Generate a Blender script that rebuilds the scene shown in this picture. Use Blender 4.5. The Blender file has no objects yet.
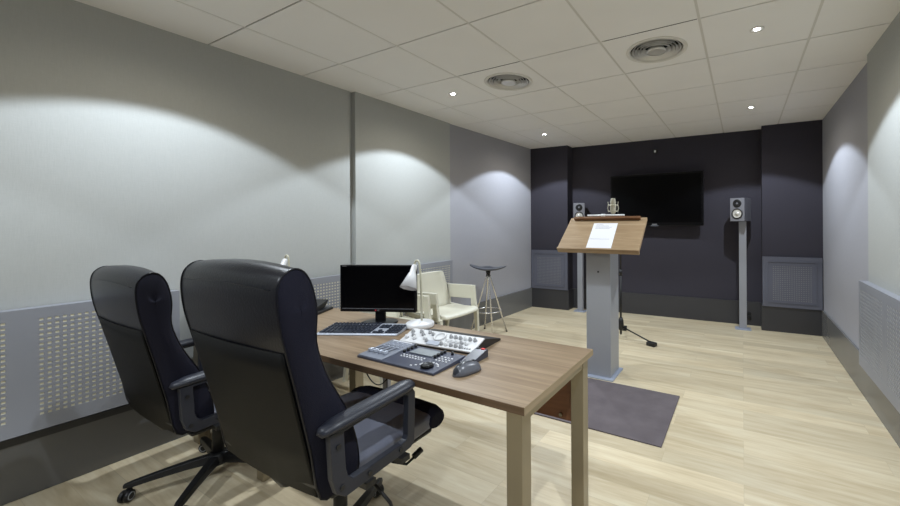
import bpy, bmesh, math, random
from mathutils import Vector, Matrix
random.seed(7)
PI = math.pi
COL = bpy.context.scene.collection
H = 2.508
SHARP_NAMES = ()

# ---------------------------------------------------------------- materials
MATS = {}
def new_mat(name):
    m = bpy.data.materials.new(name); m.use_nodes = True
    MATS[name] = m
    return m, m.node_tree.nodes, m.node_tree.links, m.node_tree.nodes['Principled BSDF']

def plain(name, col, rough=.5, metal=0., spec=.5, bump=0, bscale=200, vary=0, vscale=6, coat=0):
    m, n, l, b = new_mat(name)
    b.inputs['Base Color'].default_value = (*col, 1)
    b.inputs['Roughness'].default_value = rough
    b.inputs['Metallic'].default_value = metal
    b.inputs['Specular IOR Level'].default_value = spec
    if coat: b.inputs['Coat Weight'].default_value = coat
    tc = n.new('ShaderNodeTexCoord')
    if bump:
        t = n.new('ShaderNodeTexNoise'); t.inputs['Scale'].default_value = bscale; t.inputs['Detail'].default_value = 3
        bp = n.new('ShaderNodeBump'); bp.inputs['Strength'].default_value = bump; bp.inputs['Distance'].default_value = .002
        l.new(tc.outputs['Object'], t.inputs['Vector']); l.new(t.outputs['Fac'], bp.inputs['Height']); l.new(bp.outputs['Normal'], b.inputs['Normal'])
    if vary:
        t = n.new('ShaderNodeTexNoise'); t.inputs['Scale'].default_value = vscale; t.inputs['Detail'].default_value = 4
        r = n.new('ShaderNodeMapRange'); r.inputs['To Min'].default_value = 1 - vary; r.inputs['To Max'].default_value = 1 + vary
        mx = n.new('ShaderNodeVectorMath'); mx.operation = 'SCALE'; mx.inputs[0].default_value = col
        l.new(tc.outputs['Object'], t.inputs['Vector']); l.new(t.outputs['Fac'], r.inputs['Value'])
        l.new(r.outputs['Result'], mx.inputs['Scale']); l.new(mx.outputs['Vector'], b.inputs['Base Color'])
    return m

def fabric(name, col, rough=.9):
    """stretched wall fabric: fine woven threads"""
    m, n, l, b = new_mat(name)
    b.inputs['Roughness'].default_value = rough; b.inputs['Specular IOR Level'].default_value = .2
    tc = n.new('ShaderNodeTexCoord')
    out = []
    for sc in ((260, 260, 25), (25, 25, 320)):
        mp = n.new('ShaderNodeMapping'); mp.inputs['Scale'].default_value = sc
        t = n.new('ShaderNodeTexNoise'); t.inputs['Scale'].default_value = 1; t.inputs['Detail'].default_value = 2
        l.new(tc.outputs['Object'], mp.inputs['Vector']); l.new(mp.outputs['Vector'], t.inputs['Vector']); out.append(t)
    a = n.new('ShaderNodeMath'); a.operation = 'ADD'
    l.new(out[0].outputs['Fac'], a.inputs[0]); l.new(out[1].outputs['Fac'], a.inputs[1])
    r = n.new('ShaderNodeMapRange'); r.inputs['From Max'].default_value = 2
    r.inputs['To Min'].default_value = .9; r.inputs['To Max'].default_value = 1.1
    l.new(a.outputs[0], r.inputs['Value'])
    mx = n.new('ShaderNodeVectorMath'); mx.operation = 'SCALE'; mx.inputs[0].default_value = col
    l.new(r.outputs['Result'], mx.inputs['Scale']); l.new(mx.outputs['Vector'], b.inputs['Base Color'])
    bp = n.new('ShaderNodeBump'); bp.inputs['Strength'].default_value = .25; bp.inputs['Distance'].default_value = .001
    l.new(a.outputs[0], bp.inputs['Height']); l.new(bp.outputs['Normal'], b.inputs['Normal'])
    return m

def wood(name, dark, mid, light, rough=.45, planks=None, grain=(1.2, 16, 16), spec=.4, contrast=1.0):
    m, n, l, b = new_mat(name)
    b.inputs['Roughness'].default_value = rough; b.inputs['Specular IOR Level'].default_value = spec
    tc = n.new('ShaderNodeTexCoord'); vec = tc.outputs['Object']
    shift = None
    if planks:
        bk = n.new('ShaderNodeTexBrick')
        bk.inputs['Color1'].default_value = (0, 0, 0, 1); bk.inputs['Color2'].default_value = (1, 1, 1, 1); bk.inputs['Mortar'].default_value = (.5, .5, .5, 1)
        bk.inputs['Scale'].default_value = 1; bk.inputs['Mortar Size'].default_value = .0011; bk.inputs['Mortar Smooth'].default_value = .2
        bk.inputs['Brick Width'].default_value = planks[0]; bk.inputs['Row Height'].default_value = planks[1]
        bk.offset = .37; bk.offset_frequency = 3
        l.new(vec, bk.inputs['Vector'])
        s = n.new('ShaderNodeVectorMath'); s.operation = 'SCALE'; s.inputs['Scale'].default_value = 37.3
        l.new(bk.outputs['Color'], s.inputs[0])
        ad = n.new('ShaderNodeVectorMath'); ad.operation = 'ADD'; l.new(vec, ad.inputs[0]); l.new(s.outputs['Vector'], ad.inputs[1])
        vec = ad.outputs['Vector']; shift = bk
    mp = n.new('ShaderNodeMapping'); mp.inputs['Scale'].default_value = grain; l.new(vec, mp.inputs['Vector'])
    n1 = n.new('ShaderNodeTexNoise'); n1.inputs['Scale'].default_value = 1.0; n1.inputs['Detail'].default_value = 6; n1.inputs['Distortion'].default_value = 1.1
    l.new(mp.outputs['Vector'], n1.inputs['Vector'])
    mp2 = n.new('ShaderNodeMapping'); mp2.inputs['Scale'].default_value = tuple(g * 7 for g in grain); l.new(vec, mp2.inputs['Vector'])
    n2 = n.new('ShaderNodeTexNoise'); n2.inputs['Scale'].default_value = 1.0; n2.inputs['Detail'].default_value = 4
    l.new(mp2.outputs['Vector'], n2.inputs['Vector'])
    mixf = n.new('ShaderNodeMix'); mixf.data_type = 'FLOAT'; mixf.inputs['Factor'].default_value = .3
    l.new(n1.outputs['Fac'], mixf.inputs['A']); l.new(n2.outputs['Fac'], mixf.inputs['B'])
    cr = n.new('ShaderNodeValToRGB'); e = cr.color_ramp.elements
    e[0].position = .27; e[0].color = (*dark, 1); e[1].position = .73; e[1].color = (*light, 1)
    em = cr.color_ramp.elements.new(.5); em.color = (*mid, 1)
    l.new(mixf.outputs['Result'], cr.inputs['Fac'])
    colout = cr.outputs['Color']
    if planks:
        r = n.new('ShaderNodeMapRange'); r.inputs['To Min'].default_value = .9; r.inputs['To Max'].default_value = 1.09
        sx = n.new('ShaderNodeSeparateColor'); l.new(shift.outputs['Color'], sx.inputs['Color']); l.new(sx.outputs['Red'], r.inputs['Value'])
        sc = n.new('ShaderNodeVectorMath'); sc.operation = 'SCALE'; l.new(colout, sc.inputs[0]); l.new(r.outputs['Result'], sc.inputs['Scale'])
        mj = n.new('ShaderNodeMix'); mj.data_type = 'RGBA'
        mj.inputs['B'].default_value = (dark[0] * .55, dark[1] * .55, dark[2] * .55, 1)
        fm = n.new('ShaderNodeMath'); fm.operation = 'MULTIPLY'; fm.inputs[1].default_value = .3
        l.new(shift.outputs['Fac'], fm.inputs[0]); l.new(fm.outputs[0], mj.inputs['Factor'])
        l.new(sc.outputs['Vector'], mj.inputs['A']); colout = mj.outputs['Result']
    l.new(colout, b.inputs['Base Color'])
    bp = n.new('ShaderNodeBump'); bp.inputs['Strength'].default_value = .12; bp.inputs['Distance'].default_value = .001
    l.new(n2.outputs['Fac'], bp.inputs['Height']); l.new(bp.outputs['Normal'], b.inputs['Normal'])
    return m

def emis(name, col, s):
    m, n, l, b = new_mat(name)
    b.inputs['Base Color'].default_value = (0, 0, 0, 1)
    b.inputs['Emission Color'].default_value = (*col, 1); b.inputs['Emission Strength'].default_value = s
    return m

fabric('wall_light', (.44, .452, .442))
fabric('wall_grey', (.37, .372, .412))
fabric('wall_dark', (.047, .044, .057))
plain('tile', (.86, .845, .83), .95, spec=.1, bump=.3, bscale=350, vary=.03, vscale=3)
plain('grid_bar', (.68, .66, .62), .6, spec=.3)
plain('grid_dark', (.22, .20, .18), .8)
plain('void', (.02, .02, .02), .9)
plain('plinth', (.155, .155, .155), .27, spec=.5, vary=.06, vscale=4)
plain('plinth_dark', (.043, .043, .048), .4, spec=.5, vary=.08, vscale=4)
plain('panel_metal', (.27, .28, .318), .45, spec=.45, vary=.02)
plain('panel_blue', (.115, .120, .155), .45, spec=.45, vary=.02)
plain('panel_backing', (.80, .76, .60), .8)
plain('panel_backing_grey', (.24, .235, .24), .8)
plain('panel_backing_light', (.75, .74, .70), .8)
wood('floor_wood', (.46, .365, .225), (.60, .505, .345), (.70, .63, .47), rough=.42, planks=(1.1, .145), grain=(1.1, 11, 11), spec=.35)
wood('desk_wood', (.165, .108, .062), (.25, .178, .112), (.35, .262, .172), rough=.42, grain=(1.0, 22, 22))
wood('desk_edge', (.10, .058, .03), (.13, .078, .042), (.16, .10, .06), rough=.5, grain=(1.0, 22, 22))
wood('edge_side', (.27, .20, .12), (.33, .25, .155), (.38, .29, .19), rough=.5, grain=(22, 1.0, 22))
wood('edge_light', (.50, .40, .27), (.55, .45, .31), (.60, .50, .36), rough=.5, grain=(2, 14, 14))
wood('modesty_wood', (.15, .055, .022), (.21, .085, .038), (.27, .12, .055), rough=.3, grain=(1.5, 12, 12))
wood('lectern_wood', (.27, .175, .095), (.37, .26, .155), (.47, .345, .22), rough=.4, grain=(2.0, 34, 34))
wood('ledge_wood', (.11, .045, .02), (.16, .075, .035), (.21, .105, .05), rough=.4, grain=(2.0, 30, 30))
plain('rug_mat', (.135, .116, .124), .98, spec=.1, bump=.8, bscale=260, vary=.28, vscale=7)
plain('leather', (.006, .006, .010), .31, spec=.28, bump=.35, bscale=130)
plain('leather_seat', (.125, .132, .17), .42, spec=.5, bump=.3, bscale=130)
plain('chair_fabric', (.009, .009, .018), .85, spec=.2, bump=.9, bscale=420)
plain('shell_plastic', (.0045, .0042, .004), .5, spec=.12, bump=.3, bscale=300)
plain('arm_plastic', (.020, .022, .032), .42, spec=.45, bump=.04, bscale=500)
plain('black_plastic', (.010, .010, .011), .4, spec=.5)
plain('wheel_grey', (.35, .36, .38), .4)
plain('nylon_black', (.008, .008, .009), .45)
plain('steel', (.30, .265, .20), .3, metal=.8, vary=.05)
plain('chrome', (.80, .80, .80), .25, metal=.85)
plain('stand_grey', (.32, .33, .37), .4, metal=.15, vary=.02)
plain('column_grey', (.34, .35, .38), .42, metal=.15, vary=.02)
plain('plate_blue', (.38, .42, .52), .4, metal=.2)
plain('screen_black', (.0015, .0015, .002), .2, spec=.2)
plain('tv_screen', (.0015, .0015, .002), .3, spec=.12)
plain('gloss_black', (.003, .003, .004), .3, spec=.25)
plain('cream_plastic', (.66, .64, .54), .4, spec=.45)
plain('white_plastic', (.78, .78, .80), .3, spec=.5)
plain('lamp_stem', (.56, .54, .42), .35, spec=.5)
plain('lamp_inner', (.42, .42, .42), .4)
plain('silver_plastic', (.42, .45, .52), .35, metal=.2)
plain('key_dark', (.025, .03, .045), .4)
plain('console_dark', (.045, .05, .078), .35, spec=.5)
plain('console_grey', (.20, .215, .26), .35, spec=.5)
plain('console_mid', (.04, .043, .06), .35, spec=.5)
plain('lcd_grey', (.24, .26, .28), .2)
plain('mixer_white', (.62, .62, .63), .4)
plain('knob_grey', (.30, .30, .31), .35)
plain('red_button', (.65, .05, .04), .4)
plain('mouse_dark', (.035, .037, .045), .3)
plain('mouse_side', (.11, .115, .135), .28)
plain('seat_dark', (.055, .062, .080), .3, spec=.5)
plain('speaker_box', (.12, .12, .14), .5, vary=.03)
plain('speaker_front', (.20, .20, .225), .4)
plain('cone_silver', (.62, .60, .56), .35, metal=.2)
plain('mic_body', (.66, .64, .54), .4, metal=.3)
plain('paper', (.88, .88, .93), .8)
plain('ink', (.25, .25, .28), .8)
plain('diffuser_alu', (.66, .65, .63), .3, metal=.35)
plain('rim_white', (.72, .70, .66), .5)
plain('logo_red', (.45, .02, .04), .4)
plain('logo_grey', (.35, .35, .36), .4)
plain('white_mark', (.75, .75, .78), .5)
emis('bulb', (.93, .96, 1.0), 60)

# ---------------------------------------------------------------- mesh building
class MB:
    def __init__(s): s.bm = bmesh.new(); s.mats = []; s.cur = 0
    def m(s, name):
        if name not in s.mats: s.mats.append(name)
        s.cur = s.mats.index(name); return s
    def _f(s, vs, smooth=False):
        try: f = s.bm.faces.new(vs)
        except ValueError: return None
        f.material_index = s.cur; f.smooth = smooth; return f
    def box(s, c, d, rot=None, bev=0, seg=2):
        """c centre, d full size"""
        M = Matrix.Translation(Vector(c)) @ (rot if rot else Matrix.Identity(4)) @ Matrix.Diagonal((*d, 1))
        r = bmesh.ops.create_cube(s.bm, size=1, matrix=M)
        fs = set(f for v in r['verts'] for f in v.link_faces)
        if bev:
            es = list(set(e for v in r['verts'] for e in v.link_edges))
            rb = bmesh.ops.bevel(s.bm, geom=es, offset=bev, segments=seg, affect='EDGES', profile=.5)
            vs = set(v for f in rb['faces'] for v in f.verts) | set(v for v in r['verts'] if v.is_valid)
            fs = set(f for v in vs for f in v.link_faces)
        for f in fs:
            if f.is_valid: f.material_index = s.cur
        return s
    def bb(s, x0, x1, y0, y1, z0, z1, bev=0, seg=2):
        return s.box(((x0+x1)/2, (y0+y1)/2, (z0+z1)/2), (x1-x0, y1-y0, z1-z0), None, bev, seg)
    def lathe(s, prof, c=(0, 0, 0), rot=None, n=32, cap=True):
        """prof list of (r,z)"""
        M = Matrix.Translation(Vector(c)) @ (rot if rot else Matrix.Identity(4))
        rings = []
        for r, z in prof:
            if r < 1e-6: rings.append([s.bm.verts.new(M @ Vector((0, 0, z)))])
            else: rings.append([s.bm.verts.new(M @ Vector((r*math.cos(2*PI*i/n), r*math.sin(2*PI*i/n), z))) for i in range(n)])
        for a, b in zip(rings, rings[1:]):
            for i in range(n):
                j = (i+1) % n
                if len(a) == 1 and len(b) == 1: continue
                if len(a) == 1: s._f([a[0], b[j], b[i]], True)
                elif len(b) == 1: s._f([a[i], a[j], b[0]], True)
                else: s._f([a[i], a[j], b[j], b[i]], True)
        if cap:
            if len(rings[0]) > 1: s._f(list(reversed(rings[0])))
            if len(rings[-1]) > 1: s._f(rings[-1])
        return s
    def cyl(s, c, r, h, rot=None, n=24, r2=None):
        return s.lathe([(r, 0), (r if r2 is None else r2, h)], c, rot, n)
    def tube(s, pts, r, n=10, closed=False, cap=True, flat=None):
        """pts list of Vector; r a number or list; flat=(a,b) elliptical section"""
        P = [Vector(p) for p in pts]; N = len(P)
        R_ = r if isinstance(r, (list, tuple)) else [r]*N
        T = []
        for i in range(N):
            a = P[(i-1) % N] if (closed or i > 0) else P[i]; b = P[(i+1) % N] if (closed or i < N-1) else P[i]
            T.append((b-a).normalized())
        up = Vector((0, 0, 1)) if abs(T[0].z) < .9 else Vector((1, 0, 0))
        nx = (up - T[0]*up.dot(T[0])).normalized(); rings = []
        for i in range(N):
            nx = (nx - T[i]*nx.dot(T[i])).normalized(); ny = T[i].cross(nx)
            fa, fb = flat if flat else (1, 1)
            rings.append([s.bm.verts.new(P[i] + nx*R_[i]*fa*math.cos(2*PI*k/n) + ny*R_[i]*fb*math.sin(2*PI*k/n)) for k in range(n)])
        prs = list(zip(rings, rings[1:])) + ([(rings[-1], rings[0])] if closed else [])
        for a, b in prs:
            for k in range(n):
                j = (k+1) % n; s._f([a[k], a[j], b[j], b[k]], True)
        if cap and not closed: s._f(list(reversed(rings[0]))); s._f(rings[-1])
        return s
    def prism(s, poly, axis, a, b, smooth=False):
        """poly 2D points; axis 'x': pts are (y,z); 'y': (x,z); 'z': (x,y)"""
        def P(p, t): return {'x': (t, p[0], p[1]), 'y': (p[0], t, p[1]), 'z': (p[0], p[1], t)}[axis]
        A = [s.bm.verts.new(P(p, a)) for p in poly]; B = [s.bm.verts.new(P(p, b)) for p in poly]
        s._f(list(reversed(A))); s._f(B)
        for i in range(len(poly)):
            j = (i+1) % len(poly); s._f([A[i], A[j], B[j], B[i]], smooth)
        return s
    def loft(s, rings, closed=True, cap=True, smooth=True):
        V = [[s.bm.verts.new(p) for p in r] for r in rings]
        for a, b in zip(V, V[1:]):
            n = len(a)
            for k in range(n if closed else n-1):
                j = (k+1) % n; s._f([a[k], a[j], b[j], b[k]], smooth)
        if cap: s._f(list(reversed(V[0]))); s._f(V[-1])
        return s
    def build(s, name, parent=None, loc=(0, 0, 0), rot=(0, 0, 0), bevel=0, subsurf=0, mat=None):
        bmesh.ops.recalc_face_normals(s.bm, faces=s.bm.faces[:])
        me = bpy.data.meshes.new(name); s.bm.to_mesh(me); s.bm.free()
        for k in (s.mats or [mat]): me.materials.append(MATS[k])
        o = bpy.data.objects.new(name, me); COL.objects.link(o)
        o.location = loc; o.rotation_euler = rot
        if parent: o.parent = parent
        if bevel:
            b = o.modifiers.new('b', 'BEVEL'); b.width = bevel; b.segments = 2; b.limit_method = 'ANGLE'; b.angle_limit = math.radians(40)
        if subsurf:
            q = o.modifiers.new('s', 'SUBSURF'); q.levels = subsurf; q.render_levels = subsurf
        return o

def RX(a): return Matrix.Rotation(a, 4, 'X')
def RY(a): return Matrix.Rotation(a, 4, 'Y')
def RZ(a): return Matrix.Rotation(a, 4, 'Z')

def tag(o, label, cat, group=None):
    o['label'] = label; o['category'] = cat
    if group: o['group'] = group
    return o
def thing(name, label, cat, loc=(0, 0, 0), rz=0, group=None):
    o = bpy.data.objects.new(name, None); COL.objects.link(o); o.empty_display_size = .1
    o.location = loc; o.rotation_euler = (0, 0, rz)
    return tag(o, label, cat, group)
def struct(o): o['kind'] = 'structure'; return o
def copy_tree(o, parent=None):
    c = o.copy(); COL.objects.link(c)
    if parent: c.parent = parent
    for ch in [k for k in bpy.data.objects if k.parent == o]: copy_tree(ch, c)
    return c
def dup(root, loc, rz, label):
    kids = {}
    for k in bpy.data.objects:
        if k.parent: kids.setdefault(k.parent.name, []).append(k)
    def rec(o, p):
        c = o.copy(); COL.objects.link(c)
        if p: c.parent = p
        for ch in kids.get(o.name, []): rec(ch, c)
        return c
    r = rec(root, None); r.location = loc; r.rotation_euler = (0, 0, rz); r['label'] = label
    return r

# ---------------------------------------------------------------- room shell
YN = -2.0                      # wall behind the camera
m = MB().m('floor_wood'); m.bb(-3.35, 1.2, YN-.1, 5.8, -.08, 0); struct(m.build('floor'))

def prism_wall(name, segs, z0=0., z1=H+.1):
    """segs: (plan polygon, material); one mesh"""
    w = MB()
    for poly, mt in segs:
        w.m(mt); w.prism(poly, 'z', z0, z1)
    return struct(w.build(name))
XA = -3.075
prism_wall('wall_left', [
    ([(XA, 1.4), (XA, 2.180), (-3.3, 2.180), (-3.3, 1.4)], 'wall_light'),
    ([(-3.085, 2.180), (-3.085, 2.205), (-3.3, 2.205), (-3.3, 2.180)], 'wall_light'),
    ([(-3.035, 2.205), (-3.035, 3.44), (-3.3, 3.44), (-3.3, 2.205)], 'wall_light'),
    ([(-3.05, 3.44), (-2.975, 5.225), (-2.975, 5.7), (-3.3, 5.7), (-3.3, 3.44)], 'wall_grey')], .3025)
prism_wall('wall_right', [
    ([(.785, YN), (.785, 3.462), (1.1, 3.462), (1.1, YN)], 'wall_light'),
    ([(.822, 3.462), (.822, 5.8), (1.1, 5.8), (1.1, 3.462)], 'wall_grey')], .3025)
def yb(x, off=0): return 5.292 + .0445*(x+2.35) + off
prism_wall('wall_back', [
    ([(-2.98, yb(-2.98)), (-2.35, yb(-2.35)), (-2.35, 5.75), (-2.98, 5.75)], 'wall_dark'),
    ([(-2.351, 5.49), (.213, 5.587), (.213, 5.75), (-2.351, 5.75)], 'wall_dark'),
    ([(.212, yb(.21, -.018)), (.824, yb(.82, -.018)), (.824, 5.75), (.212, 5.75)], 'wall_dark')], -.08)
m = MB().m('wall_dark'); m.bb(-3.3, 1.1, YN-.1, YN, -.08, H+.1); struct(m.build('wall_front'))

wn = MB().m('wall_light'); wn.prism([(XA, YN), (XA, 1.4), (-3.3, 1.4), (-3.3, YN)], 'z', .37, H+.1)
wn.m('plinth_dark'); wn.prism([(-3.165, YN), (-3.165, 1.4), (-3.3, 1.4), (-3.3, YN)], 'z', .3025, .37)  # dark colour paints the shade in the gap below the panel
struct(wn.build('wall_left'))
# plinths
w = MB().m('plinth')
w.prism([(-3.155, YN), (-3.105, 1.2), (-3.02, 3.44), (-2.955, 5.2), (-2.955, 5.25), (-3.3, 5.25), (-3.3, YN)], 'z', -.02, .302)
# near stretch stands proud of the wall foot: recess the fabric wall behind it
base_l = struct(w.build('baseboard_left'))
w = MB().m('plinth_dark'); w.prism([(-3.153, YN), (-3.103, 1.2), (-3.12, 1.2), (-3.17, YN)], 'z', .268, .3035); struct(w.build('plinth_shade_1'))  # dark strip paints the shadow under the overhanging panel, no real moulding
w = MB().m('plinth'); w.prism([(.806, YN), (.806, 5.8), (1.1, 5.8), (1.1, YN)], 'z', 0, .302); struct(w.build('baseboard_right'))
w = MB().m('plinth_dark')
w.prism([(-2.955, yb(-2.955, -.012)), (-2.338, yb(-2.338, -.012)), (-2.338, 5.478), (.2, 5.572), (.2, yb(.2, -.03)),
         (.806, yb(.806, -.03)), (.806, yb(.806, .05)), (.24, yb(.24, .05)), (.24, 5.62), (-2.37, 5.52), (-2.37, yb(-2.37, .05)), (-2.955, yb(-2.955, .05))], 'z', 0, .302)
struct(w.build('baseboard_back'))

# ceiling of 60 cm tiles on a grid, round holes at the two diffusers
TX0, TY0 = -3.216, .571
VENTS = [(-.516, 2.671), (-1.716, 2.671)]
LAMPS = [(-2.316, .871), (-2.316, 2.671), (-2.316, 4.471), (.084, .871), (.084, 2.671), (.084, 4.471), (-2.316, -.929), (.084, -.929)]
c = MB(); c.m('tile')
g = .0045; gx = .0075
for i in range(0, 7):
    for j in range(-5, 9):
        x0 = TX0+.6*i; y0 = TY0+.6*j; x1 = x0+.6; y1 = y0+.6
        cx, cy = (x0+x1)/2, (y0+y1)/2
        if any(abs(cx-vx) < .1 and abs(cy-vy) < .1 for vx, vy in VENTS):
            n = 40; rr = .185; out = []; inn = []; up = []
            for k in range(n):
                a = 2*PI*k/n + PI/n; ca, sa = math.cos(a), math.sin(a); q = (.3-g)/max(abs(ca), abs(sa)); qx = max(-.3+gx, min(.3-gx, ca*q))
                out.append(c.bm.verts.new((cx+qx, cy+sa*q, H))); inn.append(c.bm.verts.new((cx+ca*rr, cy+sa*rr, H)))
                up.append(c.bm.verts.new((cx+ca*rr, cy+sa*rr, H+.04)))
            for k in range(n):
                k2 = (k+1) % n; c._f([out[k], out[k2], inn[k2], inn[k]]); c._f([inn[k], inn[k2], up[k2], up[k]])
            # corner fill
            for sx in (-1, 1):
                for sy in (-1, 1):
                    corner = Vector((cx+sx*(.3-gx), cy+sy*(.3-g), H))
                    idx = sorted(range(n), key=lambda k: (out[k].co-corner).length)[:2]
                    c._f([c.bm.verts.new(corner), out[idx[0]], out[idx[1]]])
            continue
        c.bb(x0+gx, x1-gx, y0+g, y1-g, H, H+.02)
c.m('grid_bar')
for i in range(0, 8): c.bb(TX0+.6*i-.012, TX0+.6*i+.012, TY0-3, TY0+5.4, H+.0025, H+.03)
c.m('grid_dark')
for j in range(-5, 10): c.bb(TX0, TX0+4.2, TY0+.6*j-.012, TY0+.6*j+.012, H+.0065, H+.0295)
c.m('void'); c.bb(TX0-.1, TX0+4.4, TY0-3.1, TY0+5.5, H+.22, H+.24)
struct(c.build('ceiling'))

# ---------------------------------------------------------------- perforated panels
def perforated(name, label, L, z0, z1, blocks, hz, pitch, hole, mat, back, loc, rz, frame=None, depth=.05, group=None):
    """panel in local x (0..L), facing local -y, at height z0..z1; blocks = [(first column x, n columns)]; hz=(first row z, n rows)"""
    root = thing(name, label, 'perforated panel', loc, rz, group)
    hs = hole/2
    cols = [x + k*pitch for x, n in blocks for k in range(n)]
    rows = [hz[0]+k*pitch for k in range(hz[1])]
    xs = [0.] + [v for cx in cols for v in (cx-hs, cx+hs)] + [L]
    zs = [z0] + [v for cz in rows for v in (cz-hs*.85, cz+hs*.85)] + [z1]
    b = MB().m(mat); V = {}
    def v(i, j, y):
        k = (i, j, y)
        if k not in V: V[k] = b.bm.verts.new((xs[i], y, zs[j]))
        return V[k]
    for i in range(len(xs)-1):
        for j in range(len(zs)-1):
            if i % 2 == 1 and j % 2 == 1:
                q = [(i, j), (i+1, j), (i+1, j+1), (i, j+1)]
                for a in range(4):
                    p0, p1 = q[a], q[(a+1) % 4]
                    b._f([v(*p0, 0), v(*p1, 0), v(*p1, .0022), v(*p0, .0022)])
            else: b._f([v(i, j, 0), v(i+1, j, 0), v(i+1, j+1, 0), v(i, j+1, 0)])
    t = .018
    for (xa, xb, za, zb) in ((0, L, z1-.002, z1), (0, L, z0, z0+.002), (0, .002, z0, z1), (L-.002, L, z0, z1)):
        b.bb(xa, xb, .0001, depth, za, zb)
    b.build('panel_sheet', root)
    k = MB().m(back); k.bb(.004, L-.004, .0023, .012, z0+.004, z1-.004); k.build('backing', root)
    if frame:
        f = MB().m(mat); a = frame; w_ = .012
        for (xa, xb, za, zb) in ((a, L-a, z1-a-w_, z1-a), (a, L-a, z0+a, z0+a+w_), (a, a+w_, z0+a+w_, z1-a-w_), (L-a-w_, L-a, z0+a+w_, z1-a-w_)):
            f.bb(xa, xb, -.006, 0, za, zb)
        f.build('moulding', root)
    return root
P = .0240
HZ = (.422, 20)
def ycols(y_end_list): return y_end_list
# left wall panels: local x runs along +Y, facing +X  => rotate by +90deg: local x->+Y, local -y -> +X
def left_panel(name, label, y0, y1, starts, xf, z0=.345, z1=.935, group=None, depth=.07):
    return perforated(name, label, y1-y0, z0, z1, [(s-y0, 20) for s in starts], (HZ[0]+(z1-.935), HZ[1]), P, .0128, 'panel_metal', 'panel_backing', (xf, y0, 0), PI/2, depth=depth, group=group)
left_panel('perforated_panel', 'long grey perforated wall panel behind the left black office chair, pale dots showing through', -1.45, .995,
           [.484-.565*k for k in reversed(range(4))], -3.0)
left_panel('perforated_panel', 'grey perforated wall panel behind the desk, monitor and cream armchairs', 1.17, 3.42, [1.22, 1.784, 2.349, 2.914], -2.985, z0=.305, z1=.902, depth=.049)
# right wall: local x along -Y, facing -X : rotate -90
perforated('perforated_panel', 'grey perforated panel on the right wall at the right edge of the photo', 4.0, .303, .905,
           [(.045+.565*k, 20) for k in range(7)], (.385, 20), P, .0135, 'panel_metal', 'panel_backing_light', (.735, 3.485, 0), -PI/2, depth=.05)
ang = math.atan(.0445)
perforated('perforated_panel', 'small square perforated panel low on the dark back corner pillar, left beside the bar stool', .612, .302, .905,
           [(.115, 17)], (.39, 18), .0235, .0125, 'panel_blue', 'panel_backing_grey', (-2.96, yb(-2.96, -.022), 0), ang, frame=.045, depth=.021)
perforated('perforated_panel', 'small square perforated panel low on the dark pillar right of the right loudspeaker', .600, .302, .905,
           [(.115, 17)], (.39, 18), .0235, .0125, 'panel_blue', 'panel_backing_grey', (.212, yb(.21, -.044), 0), ang, frame=.05, depth=.024)

# ---------------------------------------------------------------- ceiling fittings
SPOT_W, FILL_W = 71, 11
DL = ['small round ceiling spotlight nearest the top left corner of the photo',
      'small round ceiling spotlight left of the smaller-looking round air diffuser',
      'small round ceiling spotlight in the far left of the ceiling by the dark back wall',
      'small round ceiling spotlight on the near right side of the ceiling',
      'bright round ceiling spotlight right of the larger-looking round air diffuser',
      'small round ceiling spotlight in the far right of the ceiling above the right loudspeaker',
      'added unseen ceiling spotlight behind the camera on the left', 'added unseen ceiling spotlight behind the camera on the right']  # last two: unseen lamps added behind the camera for more light
for i, (x, y) in enumerate(LAMPS):
    t = thing('ceiling_spotlight', DL[i], 'ceiling light', (x, y, H), 0, 'ceiling spotlights')
    b = MB().m('rim_white'); b.lathe([(.041, -.0005), (.041, -.003), (.036, -.005), (.030, -.004), (.018, -.0010)], n=28, cap=False); b.build('rim', t)
    b = MB().m('bulb'); b.lathe([(0, -.0012), (.018, -.0012)], n=24, cap=False); b.build('lens', t)
    for nm, en, ang, bl, c3, rad in (('spot_beam', SPOT_W, 119, .14, (.80, .90, 1.0), .02), ('wide_fill', FILL_W, 162, .6, (1.0, .92, .76), .03)):  # second, wide warm spot added in each fixture as ambient fill
        L = bpy.data.lights.new(nm, 'SPOT')
        L.shadow_soft_size = rad; L.energy = en; L.spot_size = math.radians(ang); L.spot_blend = bl; L.color = c3
        lo = bpy.data.objects.new(nm, L); COL.objects.link(lo); lo.parent = t; lo.location = (0, 0, -.012)
VL = ['round aluminium ceiling air diffuser, the larger-looking one nearer the top centre', 'round aluminium ceiling air diffuser, the smaller-looking one further left']
for i, (x, y) in enumerate(VENTS):
    t = thing('ceiling_air_diffuser', VL[i], 'air vent', (x, y, H), 0, 'ceiling air diffusers')
    b = MB().m('rim_white'); b.lathe([(.202, 0), (.202, -.004), (.192, -.007), (.176, -.005), (.172, .006), (.172, .03)], n=56, cap=False); b.build('outer_ring', t)
    for k, r in enumerate((.160, .139, .118, .097)):
        b = MB().m('diffuser_alu'); b.lathe([(r-.016, .030), (r-.006, .008), (r+.003, -.001-.002*k), (r+.001, -.002-.002*k), (r-.009, .006), (r-.019, .029)], n=56, cap=False); b.build('vane_ring', t)
    b = MB().m('diffuser_alu'); b.lathe([(0, -.006), (.02, -.011), (.050, -.012), (.066, -.010), (.064, -.002), (.045, .022), (0, .024)], n=32, cap=False); b.build('centre_cone', t)
    b = MB().m('void'); b.lathe([(.1845, 0.001), (.1845, .12), (0, .121)], n=40, cap=False); b.build('duct', t)

# ---------------------------------------------------------------- rug
m = MB().m('rug_mat'); m.bb(-1.75, -.428, 2.305, 3.045, .0005, .008, .002); tag(m.build('rug'), 'purple grey rectangular rug on the wooden floor in front of the lectern', 'rug')

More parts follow.
